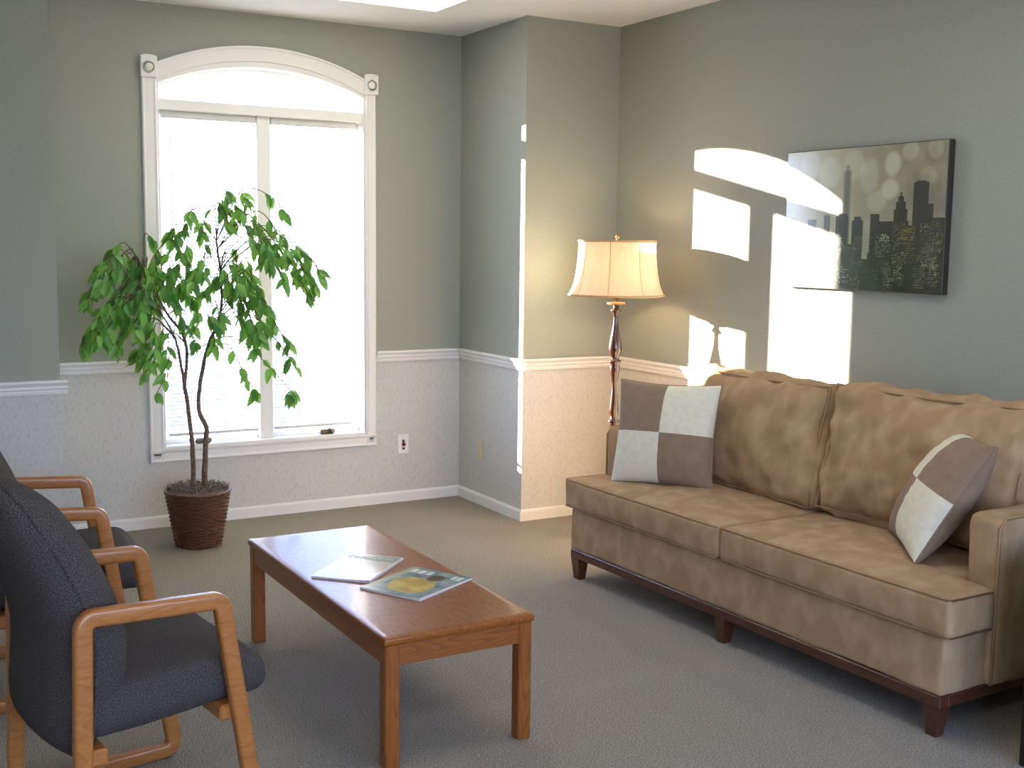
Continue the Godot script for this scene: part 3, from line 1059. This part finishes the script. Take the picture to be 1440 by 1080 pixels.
func make_lamp() -> void:
	var c := Vector3(0.258, 0, 1.268)
	var o := thing("floor_lamp", "lit floor lamp with a cream bell shade on a turned dark pole", "lamp", c)
	var st := new_st()
	lathe(st, [[0.012, 1.275], [0.011, 1.24], [0.018, 1.228], [0.014, 1.215], [0.020, 1.206], [0.028, 1.200], [0.028, 1.194], [0.013, 1.186], [0.012, 1.16], [0.014, 1.128], [0.020, 1.09], [0.030, 1.045], [0.036, 1.01], [0.036, 0.99], [0.028, 0.965], [0.019, 0.95], [0.022, 0.942], [0.034, 0.936], [0.034, 0.930], [0.024, 0.922], [0.027, 0.905], [0.028, 0.895], [0.024, 0.87], [0.018, 0.835], [0.012, 0.813], [0.014, 0.78], [0.021, 0.72], [0.025, 0.68], [0.024, 0.655], [0.015, 0.63], [0.030, 0.622], [0.030, 0.614], [0.016, 0.606], [0.022, 0.55], [0.026, 0.48], [0.020, 0.38], [0.014, 0.30], [0.013, 0.22], [0.026, 0.20], [0.026, 0.19], [0.018, 0.18], [0.03, 0.12], [0.04, 0.08]], 32)
	build("pole", st, M.mahogany, o)
	st = new_st()
	lathe(st, [[0.04, 0.085], [0.06, 0.075], [0.07, 0.05], [0.12, 0.04], [0.14, 0.025], [0.14, 0.0], [0.0, 0.0]], 40)
	build("base", st, M.mahogany, o)
	st = new_st()
	lathe(st, [[0.012, 1.243], [0.046, 1.240], [0.049, 1.235], [0.044, 1.229], [0.018, 1.226]], 32)
	build("cup", st, M.gold, o)
	# pleated bell shade with six seams
	var prof := [[0.200, 1.555], [0.201, 1.50], [0.206, 1.44], [0.214, 1.38], [0.226, 1.325], [0.246, 1.278]]
	st = new_st()
	st.set_smooth_group(0)
	var f := func(a: float, b: float, inset: float) -> Vector3:
		var x := b * 5.0
		var i := mini(int(x), 4)
		var p0: Array = prof[maxi(i - 1, 0)]
		var p3: Array = prof[mini(i + 2, 5)]
		var r := cubic_interpolate(prof[i][0], prof[i + 1][0], p0[0], p3[0], x - i)
		var y := lerpf(prof[i][1], prof[i + 1][1], x - i)
		var t := a * TAU
		r -= 0.006 * pow(absf(cos(t * 4.0)), 10.0) + inset
		return Vector3(cos(t) * r, y, sin(t) * r)
	grid(st, 128, 20, func(a: float, b: float) -> Vector3: return f.call(a, b, 0.0), true)
	var sh := build("lamp_shade", st, M.shade, o)
	for e in [0, 5]:
		st = new_st()
		var lp := []
		for i in 64:
			lp.append(f.call(i / 64.0, 0.0 if e == 0 else 1.0, -0.001))
		tube(st, lp, [0.0055], 6, true)
		build("trim_band", st, M.shade_trim, sh)
	# seams between the panels
	for k in 8:
		var lp := []
		for i in 11:
			lp.append(f.call((k + 0.5) / 8.0 - 0.0625, i / 10.0, 0.0005))
		st = new_st()
		tube(st, lp, [0.0018], 5)
		build("seam", st, M.shade_trim, sh)
	# harp, spider, finial, socket and bulb
	st = new_st()
	var hp := []
	for i in 25:
		var t := PI * i / 24.0
		hp.append(Vector3(cos(t) * 0.055, 1.33 + pow(sin(t), 0.7) * 0.22, 0))
	hp.push_front(Vector3(0.02, 1.27, 0))
	hp.append(Vector3(-0.02, 1.27, 0))
	tube(st, hp, [0.0025], 6)
	build("harp", st, M.brass, o)
	st = new_st()
	for k in 3:
		var t := TAU * k / 3.0
		tube(st, [Vector3(0, 1.552, 0), Vector3(cos(t) * 0.197, 1.553, sin(t) * 0.197)], [0.002], 6)
	build("spider", st, M.brass, o)
	st = new_st()
	lathe(st, [[0.0, 1.588], [0.008, 1.586], [0.012, 1.578], [0.008, 1.570], [0.005, 1.565], [0.011, 1.561], [0.011, 1.552], [0.0, 1.551]], 20)
	build("finial", st, M.brass, o)
	st = new_st()
	lathe(st, [[0.017, 1.35], [0.018, 1.30], [0.014, 1.27], [0.0, 1.265]], 20)
	build("socket", st, M.brass, o)
	st = new_st()
	lathe(st, [[0.0, 1.452], [0.018, 1.447], [0.029, 1.43], [0.030, 1.41], [0.022, 1.38], [0.014, 1.35], [0.0, 1.349]], 24)
	var bm := mat(Color(1, 0.95, 0.85), 0.5)
	bm.emission_enabled = true
	bm.emission = Color(1.0, 0.86, 0.66)
	bm.emission_energy_multiplier = 6.0
	build("lamp_bulb", st, bm, o)
	var l := OmniLight3D.new()
	l.name = "bulb_light"
	l.light_color = Color(1.0, 0.86, 0.66)
	l.light_energy = 0.13
	l.light_size = 0.03
	l.omni_range = 12.0
	l.omni_attenuation = 2.0
	l.shadow_enabled = true
	l.position = Vector3(0, 1.415, 0)
	o.add_child(l)

func draw_city() -> ImageTexture:
	var w := 768
	var h := 512
	var img := Image.create(w, h, false, Image.FORMAT_RGB8)
	var n := FastNoiseLite.new()
	n.seed = 4
	n.frequency = 0.007
	var r := RandomNumberGenerator.new()
	r.seed = 77
	for y in h:
		for x in w:
			var f := float(x) / w
			var c := Color(0.70, 0.70, 0.58).lerp(Color(0.47, 0.45, 0.39), clampf(f * 1.25 - 0.1, 0.0, 1.0))
			c = c.lerp(Color(0.66, 0.64, 0.50), clampf(0.4 + n.get_noise_2d(x, y) * 1.6, 0.0, 1.0) * 0.45)
			img.set_pixel(x, y, c)
	# soft discs of out-of-focus light: u, v, radius across, radius down, strength
	for d in [[0.69, 0.13, 0.055, 0.10, 0.55], [0.79, 0.05, 0.055, 0.08, 0.35], [0.68, 0.30, 0.06, 0.08, 0.55], [0.93, 0.05, 0.05, 0.08, 0.3], [0.55, 0.20, 0.07, 0.14, 0.35], [0.45, 0.12, 0.08, 0.12, 0.35], [0.30, 0.16, 0.09, 0.13, 0.4], [0.16, 0.10, 0.08, 0.12, 0.4], [0.05, 0.22, 0.08, 0.12, 0.4], [0.60, 0.38, 0.07, 0.08, 0.35], [0.90, 0.22, 0.05, 0.07, 0.2], [0.22, 0.33, 0.08, 0.10, 0.35]]:
		var cx: float = d[0] * w
		var cy: float = d[1] * h
		var rx: float = d[2] * w
		var ry: float = d[3] * h
		for y in range(maxi(0, int(cy - ry)), mini(h, int(cy + ry))):
			for x in range(maxi(0, int(cx - rx)), mini(w, int(cx + rx))):
				var q := pow((x - cx) / rx, 2.0) + pow((y - cy) / ry, 2.0)
				if q < 1.0:
					var c := img.get_pixel(x, y)
					img.set_pixel(x, y, c.lerp(Color(0.80, 0.81, 0.72), d[4] * minf(1.0, (1.0 - q) * 1.8)))
	# towers: u from, u to, v of the top, darkness
	for t in [[0.39, 0.44, 0.16, 0.35], [0.403, 0.427, 0.12, 0.3], [0.0, 0.06, 0.60, 0.8], [0.06, 0.11, 0.52, 0.85], [0.10, 0.16, 0.62, 0.8], [0.16, 0.22, 0.50, 0.85], [0.21, 0.27, 0.58, 0.9], [0.27, 0.31, 0.47, 0.8], [0.31, 0.36, 0.64, 0.85], [0.35, 0.43, 0.48, 0.9], [0.365, 0.42, 0.46, 0.9], [0.455, 0.525, 0.51, 0.85], [0.468, 0.512, 0.485, 0.95], [0.57, 0.625, 0.47, 0.95], [0.62, 0.72, 0.52, 1.0], [0.71, 0.79, 0.44, 1.0], [0.722, 0.778, 0.39, 1.0], [0.735, 0.765, 0.355, 1.0], [0.746, 0.754, 0.325, 1.0], [0.70, 0.80, 0.52, 1.0], [0.82, 0.905, 0.265, 1.0], [0.835, 0.89, 0.255, 1.0], [0.90, 0.935, 0.41, 1.0], [0.79, 0.83, 0.55, 1.0], [0.93, 1.0, 0.50, 1.0], [0.57, 0.95, 0.58, 0.95]]:
		var x0 := int(t[0] * w)
		var x1 := int(t[1] * w)
		for y in range(int(t[2] * h), h):
			for x in range(x0, mini(x1, w)):
				var c := img.get_pixel(x, y)
				img.set_pixel(x, y, c.lerp(Color(0.12, 0.115, 0.10), t[3] * 0.94))
	# the low city in front
	for k in 46:
		var x := r.randi_range(0, w - 50)
		var y := r.randi_range(345, 480)
		img.fill_rect(Rect2i(x, y, r.randi_range(30, 85), h - y), Color(0.11, 0.11, 0.10).lerp(Color(0.25, 0.25, 0.225), r.randf()))
	# lit windows: each block has its own rows and brightness
	for k in 95:
		var bx := r.randi_range(0, w - 30)
		var by := r.randi_range(262, h - 40)
		var bw := r.randi_range(18, 64)
		var tone := Color(0.74, 0.73, 0.60).lerp(Color(0.36, 0.36, 0.30), r.randf())
		if bx > 540 and bx < 640 and r.randf() < 0.7:
			tone = Color(0.74, 0.70, 0.24).lerp(Color(0.48, 0.45, 0.16), r.randf())
		var step := r.randi_range(5, 8)
		for row in r.randi_range(3, 12):
			var y := by + row * step
			var x := bx
			while x < bx + bw:
				var run := r.randi_range(2, 9)
				if y < h - 3 and x + run < w and img.get_pixel(x, y + 2).r < 0.28 and r.randf() < 0.7:
					img.fill_rect(Rect2i(x, y, run, 2), tone.lerp(Color(0.17, 0.165, 0.145), r.randf() * 0.6))
				x += run + r.randi_range(1, 5)
	return ImageTexture.create_from_image(img)

func make_canvas() -> void:
	var o := thing("canvas_print", "canvas print of a dark city skyline under pale blurred lights", "picture", Vector3(K - 0.002, 1.352, 2.625))
	var st := new_st()
	cbox(st, Vector3(-0.036, 0, -0.452), Vector3(0.0, 0.612, 0.452), 0.003)
	build("stretcher", st, mat(Color(0.20, 0.18, 0.155), 0.5), o)
	var m := mat(Color.WHITE, 0.16)
	m.clearcoat_enabled = true
	m.clearcoat = 1.0
	m.clearcoat_roughness = 0.12
	m.metallic_specular = 0.7
	m.albedo_texture = draw_city()
	st = new_st()
	st.set_smooth_group(0)
	grid(st, 8, 6, func(a: float, b: float) -> Vector3: return Vector3(-0.0368, 0.609 - b * 0.606, -0.449 + a * 0.898), true, true)
	build("print", st, m, o)

func cover_image(kind: int) -> ImageTexture:
	var w := 128
	var h := 168
	var img := Image.create(w, h, false, Image.FORMAT_RGB8)
	var n := FastNoiseLite.new()
	n.seed = 90 + kind
	n.frequency = 0.02
	for y in h:
		for x in w:
			var v := n.get_noise_2d(x, y)
			var c: Color
			if kind == 0:
				c = Color(0.74, 0.74, 0.70).lerp(Color(0.78, 0.62, 0.50), clampf(0.4 + v * 1.5, 0, 1) * clampf(1.2 - absf(y - 90) / 50.0, 0, 1))
				if y < 40:
					c = Color(0.55, 0.60, 0.54)
				if x < 5 or x > 122 or y < 5 or y > 160:
					c = Color(0.86, 0.86, 0.83)
			else:
				c = Color(0.36, 0.46, 0.50).lerp(Color(0.62, 0.68, 0.66), clampf(0.5 + v, 0, 1))
				if x < 16:
					c = Color(0.66, 0.66, 0.58)
				# yellow jacket, brown head
				var q := pow(absf(x - 66 - (y - 110) * 0.15) / 42.0, 2.6) + pow(absf(y - 104) / 46.0, 2.6)
				if q < 1.0:
					c = Color(0.80, 0.70, 0.34).lerp(Color(0.70, 0.58, 0.26), clampf(0.5 + v * 1.4, 0, 1))
				var q2 := pow((x - 78) / 15.0, 2.0) + pow((y - 44) / 20.0, 2.0)
				if q2 < 1.0:
					c = Color(0.42, 0.25, 0.18).lerp(Color(0.30, 0.16, 0.12), clampf(0.5 + v * 2.0, 0, 1))
			img.set_pixel(x, y, c)
	if kind == 1:
		for b in [[12, 12, 12, 22], [28, 12, 14, 22], [46, 12, 12, 22], [100, 12, 8, 22], [112, 12, 8, 22]]:
			img.fill_rect(Rect2i(b[0], b[1], b[2], b[3]), Color(0.86, 0.88, 0.86))
	return ImageTexture.create_from_image(img)

func make_magazine(label: String, at: Vector3, turn: float, kind: int, hw: float, hl: float) -> void:
	# local x runs along the cover's width, local z from its head to its foot
	var o := thing("magazine", label, "magazine", at, turn, "magazines on the coffee table")
	var st := new_st()
	var curl := func(x: float, z: float) -> float: return 0.004 * pow(maxf(x / hw, 0.0), 2.0) * (0.5 + 0.5 * z / hl)
	st.set_smooth_group(-1)
	grid(st, 10, 6, func(a: float, b: float) -> Vector3:
		var x := lerpf(-hw, hw, a)
		var z := lerpf(-hl, hl, b)
		return Vector3(x, 0.0062 + curl.call(x, z), z), false)
	grid(st, 10, 6, func(a: float, b: float) -> Vector3: return Vector3(lerpf(-hw, hw, a), 0.0, lerpf(-hl, hl, b)), true)
	for s in [-1.0, 1.0]:
		for i in 10:
			var x0 := lerpf(-hw, hw, i / 10.0)
			var x1 := lerpf(-hw, hw, (i + 1) / 10.0)
			var z: float = s * hl
			quad(st, Vector3(x0, 0, z), Vector3(x1, 0, z), Vector3(x1, 0.0062 + curl.call(x1, z), z), Vector3(x0, 0.0062 + curl.call(x0, z), z), Vector3(0, 0, s))
		for i in 6:
			var z0 := lerpf(-hl, hl, i / 6.0)
			var z1 := lerpf(-hl, hl, (i + 1) / 6.0)
			var x: float = s * hw
			quad(st, Vector3(x, 0, z0), Vector3(x, 0, z1), Vector3(x, 0.0062 + curl.call(x, z1), z1), Vector3(x, 0.0062 + curl.call(x, z0), z0), Vector3(s, 0, 0))
	build("pages", st, M.page, o)
	var m := mat(Color.WHITE, 0.22)
	m.albedo_texture = cover_image(kind)
	st = new_st()
	st.set_smooth_group(0)
	grid(st, 12, 8, func(a: float, b: float) -> Vector3:
		var x := lerpf(-hw - 0.001, hw + 0.001, a)
		var z := lerpf(-hl - 0.001, hl + 0.001, b)
		return Vector3(x, 0.0068 + curl.call(x, z), z), false, true)
	var cover := build("cover", st, m, o)
	if kind == 0:
		var tm := TextMesh.new()
		tm.text = "Columbia"
		var sf := SystemFont.new()
		sf.font_names = PackedStringArray(["Droid Serif"])
		tm.font = sf
		tm.font_size = 24
		tm.pixel_size = 0.0016
		tm.depth = 0.0004
		tm.material = M.page
		var t := MeshInstance3D.new()
		t.name = "masthead"
		t.mesh = tm
		t.rotation.x = -PI / 2
		t.position = Vector3(0.0, 0.0080, -hl + 0.040)
		cover.add_child(t)

func make_basket() -> void:
	var c := Vector3(-1.716, 0, 0.455)
	var o := thing("wicker_basket", "round brown wicker basket holding the ficus", "basket", c)
	var r_at := func(y: float) -> float: return lerpf(0.108, 0.158, y / 0.285)
	var st := new_st()
	lathe(st, [[0.150, 0.280], [0.142, 0.23], [0.102, 0.004], [0.0, 0.004]], 32)
	build("liner", st, M.liner, o)
	for k in 30:
		var t := TAU * k / 30.0
		var d := Vector3(cos(t), 0, sin(t))
		st = new_st()
		tube(st, [d * (r_at.call(0.0) as float) + Vector3(0, 0.002, 0), d * (r_at.call(0.275) as float) + Vector3(0, 0.275, 0)], [0.003], 5)
		build("stake", st, M.wicker, o)
	for row in 27:
		var y := 0.007 + row * 0.0099
		var pts := []
		for i in 90:
			var t := TAU * i / 90.0
			var rr: float = r_at.call(y)
			rr += 0.0045 * sin(t * 15.0 + PI * (row % 2)) + rng.randf_range(-0.0007, 0.0007)
			pts.append(Vector3(cos(t) * rr, y + rng.randf_range(-0.0008, 0.0008), sin(t) * rr))
		st = new_st()
		tube(st, pts, [0.0052], 6, true)
		build("strand", st, M.wicker, o)
	st = new_st()
	var rim := []
	for i in 64:
		var t := TAU * i / 64.0
		rim.append(Vector3(cos(t) * 0.158, 0.279 + 0.002 * sin(t * 20.0), sin(t) * 0.158))
	tube(st, rim, [0.008], 8, true)
	build("rim", st, M.wicker, o)

func make_ficus() -> void:
	var base := Vector3(-1.716, 0.0, 0.455)
	var o := thing("ficus_tree", "tall ficus tree with two thin trunks and drooping green leaves", "plant", base)
	var at := func(x: float, y: float, z := 0.0) -> Vector3: return Vector3(x + 1.716, y, z)
	# moss on top of the soil
	var st := new_st()
	var nm := FastNoiseLite.new()
	nm.seed = 5
	nm.frequency = 18.0
	st.set_smooth_group(0)
	grid(st, 48, 14, func(a: float, b: float) -> Vector3:
		var t := a * TAU
		var r := b * 0.158
		var p := Vector3(cos(t) * r, 0.0, sin(t) * r)
		p.y = 0.272 + 0.030 * sqrt(maxf(1.0 - pow(b, 4.0), 0.0)) + nm.get_noise_3dv(p) * 0.014
		return p, true)
	for i in 500:
		var t := rng.randf() * TAU
		var r := sqrt(rng.randf()) * 0.155
		var p := Vector3(cos(t) * r, 0.295, sin(t) * r)
		var q := p + Vector3(rng.randf_range(-0.02, 0.02), rng.randf_range(0.0, 0.018), rng.randf_range(-0.02, 0.02))
		tube(st, [p, (p + q) * 0.5 + Vector3(0, 0.006, 0), q], [0.0011], 3)
	var mo := build("moss", st, M.moss, o)
	mo.set_meta("kind", "stuff")

	var trunks := [
		[[at.call(-1.739, 0.26), at.call(-1.739, 0.463, 0.01), at.call(-1.747, 0.608), at.call(-1.761, 0.752), at.call(-1.774, 0.806, 0.01)], 0.0125, 0.010],
		[[at.call(-1.774, 0.806, 0.01), at.call(-1.802, 0.967, 0.04), at.call(-1.835, 1.073, 0.07), at.call(-1.90, 1.18, 0.10)], 0.008, 0.004],
		[[at.call(-1.774, 0.806, 0.01), at.call(-1.753, 0.965, -0.01), at.call(-1.772, 1.072, -0.02), at.call(-1.833, 1.161, -0.03), at.call(-1.892, 1.266, -0.03), at.call(-1.947, 1.353, -0.02)], 0.009, 0.004],
		[[at.call(-1.682, 0.26), at.call(-1.675, 0.458), at.call(-1.665, 0.577), at.call(-1.672, 0.61, 0.004), at.call(-1.706, 0.695, 0.01), at.call(-1.696, 0.82, 0.01), at.call(-1.654, 0.997), at.call(-1.601, 1.121), at.call(-1.574, 1.227, -0.01), at.call(-1.582, 1.387), at.call(-1.598, 1.53)], 0.0145, 0.005]]
	var nodes := []
	for t in trunks:
		var pts := smooth_path(t[0], 6)
		var rad := []
		for i in pts.size():
			var f := float(i) / (pts.size() - 1)
			pts[i] += Vector3(rng.randf_range(-0.0015, 0.0015), 0, rng.randf_range(-0.0015, 0.0015))
			rad.append(lerpf(t[1], t[2], f) * (1.0 + rng.randf_range(-0.08, 0.08)))
			if pts[i].y > 0.95:
				nodes.append(pts[i])
		st = new_st()
		tube(st, pts, rad, 9)
		build("trunk" if t[1] > 0.0095 else "branch", st, M.bark, o)

	# crown: bunches of leaves (centre x, y, spread x, spread y, twigs)
	var bunches := [
		[-1.999, 1.302, 0.20, 0.13, 16], [-2.07, 1.40, 0.10, 0.05, 5], [-2.19, 1.34, 0.03, 0.07, 3], [-2.17, 1.12, 0.03, 0.07, 2], [-2.036, 1.16, 0.15, 0.08, 10],
		[-1.923, 0.99, 0.07, 0.08, 6], [-1.857, 0.86, 0.02, 0.03, 1], [-1.654, 1.369, 0.16, 0.14, 10], [-1.72, 1.66, 0.10, 0.06, 3], [-1.53, 1.70, 0.13, 0.06, 4],
		[-1.32, 1.72, 0.04, 0.04, 1], [-1.33, 1.50, 0.14, 0.10, 9], [-1.16, 1.41, 0.06, 0.08, 5], [-1.44, 1.315, 0.13, 0.12, 8], [-1.37, 1.10, 0.09, 0.10, 6],
		[-1.26, 1.03, 0.03, 0.06, 2], [-1.445, 0.88, 0.03, 0.03, 1], [-1.285, 0.86, 0.02, 0.03, 1], [-1.62, 1.125, 0.16, 0.06, 6], [-1.878, 1.43, 0.11, 0.11, 6]]
	var spots := []
	for b in bunches:
		for k in b[4]:
			var a := rng.randf() * TAU
			var r := sqrt(rng.randf())
			var tip: Vector3 = at.call(b[0] + cos(a) * r * b[2], b[1] + sin(a) * r * b[3], clampf(rng.randfn(0.02 + maxf(0.0, b[0] + 1.55) * 0.75, 0.09), -0.22, 0.42))
			tip.x -= tip.z * 0.35
			# grows from the closest wood below it
			var from: Vector3 = nodes[0]
			var best := 1e9
			for nd in nodes:
				var d: float = nd.distance_to(tip) + (0.25 if nd.y > tip.y + 0.12 else 0.0)
				if d < best:
					best = d
					from = nd
			var mid := from.lerp(tip, 0.55) + Vector3(rng.randf_range(-0.03, 0.03), 0.07 + best * 0.18, rng.randf_range(-0.03, 0.03))
			var out := (tip - from)
			out.y = 0
			out = out.normalized() if out.length() > 0.01 else Vector3(1, 0, 0)
			var end := tip + out * 0.05 - Vector3(0, 0.07, 0)
			var pts := smooth_path([from, mid, tip, end], 7)
			st = new_st()
			tube(st, pts, [0.0022], 5)
			build("twig", st, M.twig, o)
			for i in range(9, pts.size()):
				if rng.randf() < 0.50:
					var d: Vector3 = (pts[i] - pts[i - 1]).normalized()
					spots.append([pts[i], d])
			spots.append([pts[pts.size() - 1], Vector3(out.x * 0.3, -1, out.z * 0.3).normalized()])
	# leaf: pointed oval folded along its midrib
	var leaf_mesh := []
	for v in 4:
		st = new_st()
		st.set_smooth_group(0)
		var wd: float = [0.0165, 0.0185, 0.0155, 0.0175][v]
		var bend: float = [0.010, 0.016, 0.006, 0.020][v]
		grid(st, 6, 4, func(a: float, b: float) -> Vector3:
			var w := wd * pow(sin(PI * pow(a, 0.8)), 0.85) * (1.0 - 0.15 * a)
			var s := b * 2.0 - 1.0
			return Vector3(s * w, 0.005 * absf(s) * sin(PI * a) - bend * a * a, 0.078 * a), false)
		st.generate_normals()
		st.index()
		var me := st.commit()
		me.surface_set_material(0, M.leaves[v])
		leaf_mesh.append(me)
	var places := []
	for s in spots:
		for k in (2 if rng.randf() < 0.30 else 1):
			var d: Vector3 = s[1]
			var dir := (d * 0.5 + Vector3(rng.randf_range(-0.9, 0.9), -0.75 + rng.randf_range(-0.5, 0.5), rng.randf_range(-0.9, 0.9))).normalized()
			var up := Vector3(rng.randf_range(-0.8, 0.6), 0.7, rng.randf_range(0.0, 1.6)).normalized()
			var x := up.cross(dir).normalized()
			var y := dir.cross(x)
			var sc := rng.randf_range(0.8, 1.2)
			places.append([Transform3D(Basis(x, y, dir).scaled_local(Vector3(sc, sc, sc)), s[0]), rng.randi_range(0, 3)])
	# the 300 that hang nearest the room are leaves of their own, the rest stay together
	places.sort_custom(func(a, b) -> bool: return a[0].origin.z > b[0].origin.z)
	for i in mini(300, places.size()):
		var l := MeshInstance3D.new()
		l.name = "leaf"
		l.mesh = leaf_mesh[places[i][1]]
		l.transform = places[i][0]
		o.add_child(l, true)
	if places.size() > 300:
		for v in 4:
			st = new_st()
			var any := false
			for i in range(300, places.size()):
				if places[i][1] == v:
					st.append_from(leaf_mesh[v], 0, places[i][0])
					any = true
			if any:
				var g := build("foliage", st, M.leaves[v], o, false)
				g.set_meta("kind", "stuff")
	print("leaves ", places.size())

func _ready() -> void:
	rng.seed = 20
	setup_view()
	make_materials()
	make_room()
	make_ceiling_lights()
	make_window()
	make_blinds()
	make_sofa()
	make_end_table()
	make_table()
	make_chair("dark grey upholstered wooden armchair beside the coffee table", Vector3(-2.84, 0, 3.206), 0.146)
	make_chair("dark grey upholstered wooden armchair near the wicker basket", Vector3(-2.861, 0, 2.01), -0.087)
	make_lamp()
	make_canvas()
	make_basket()
	make_ficus()
	make_pillow_pair()
	make_magazine("magazine with a pale cover and a greenish band at its head", Vector3(-1.71, 0.4016, 2.556), -0.80, 0, 0.107, 0.155)
	make_magazine("magazine with a figure in yellow on a blue grey cover", Vector3(-1.612, 0.4016, 2.822), -1.08, 1, 0.122, 0.148)
	make_outlets()

func make_pillow_pair() -> void:
	var r := Vector3(0.56, 0, 0.83).normalized()
	var n := r.cross(Vector3.UP).normalized()
	var tilt := 0.24
	var f := (n * cos(tilt) + Vector3.UP * sin(tilt)).normalized()
	make_pillow("brown and cream checkered pillow by the arm near the floor lamp", Vector3(-0.075, 0.70, 2.15), Basis(-r if n.dot(Vector3(-0.6, 0, 0.8)) < 0 else r, f.cross(-r if n.dot(Vector3(-0.6, 0, 0.8)) < 0 else r), f), 3)
	var f2h := Vector3(-0.79, 0, -0.61).normalized()
	var f2 := (f2h * cos(0.54) + Vector3.UP * sin(0.54)).normalized()
	var r2 := Vector3.UP.cross(f2).normalized()
	make_pillow("brown and cream checkered pillow slumped on the arm away from the floor lamp", Vector3(0.085, 0.685, 3.52), Basis(r2, f2.cross(r2), f2), 9, true)
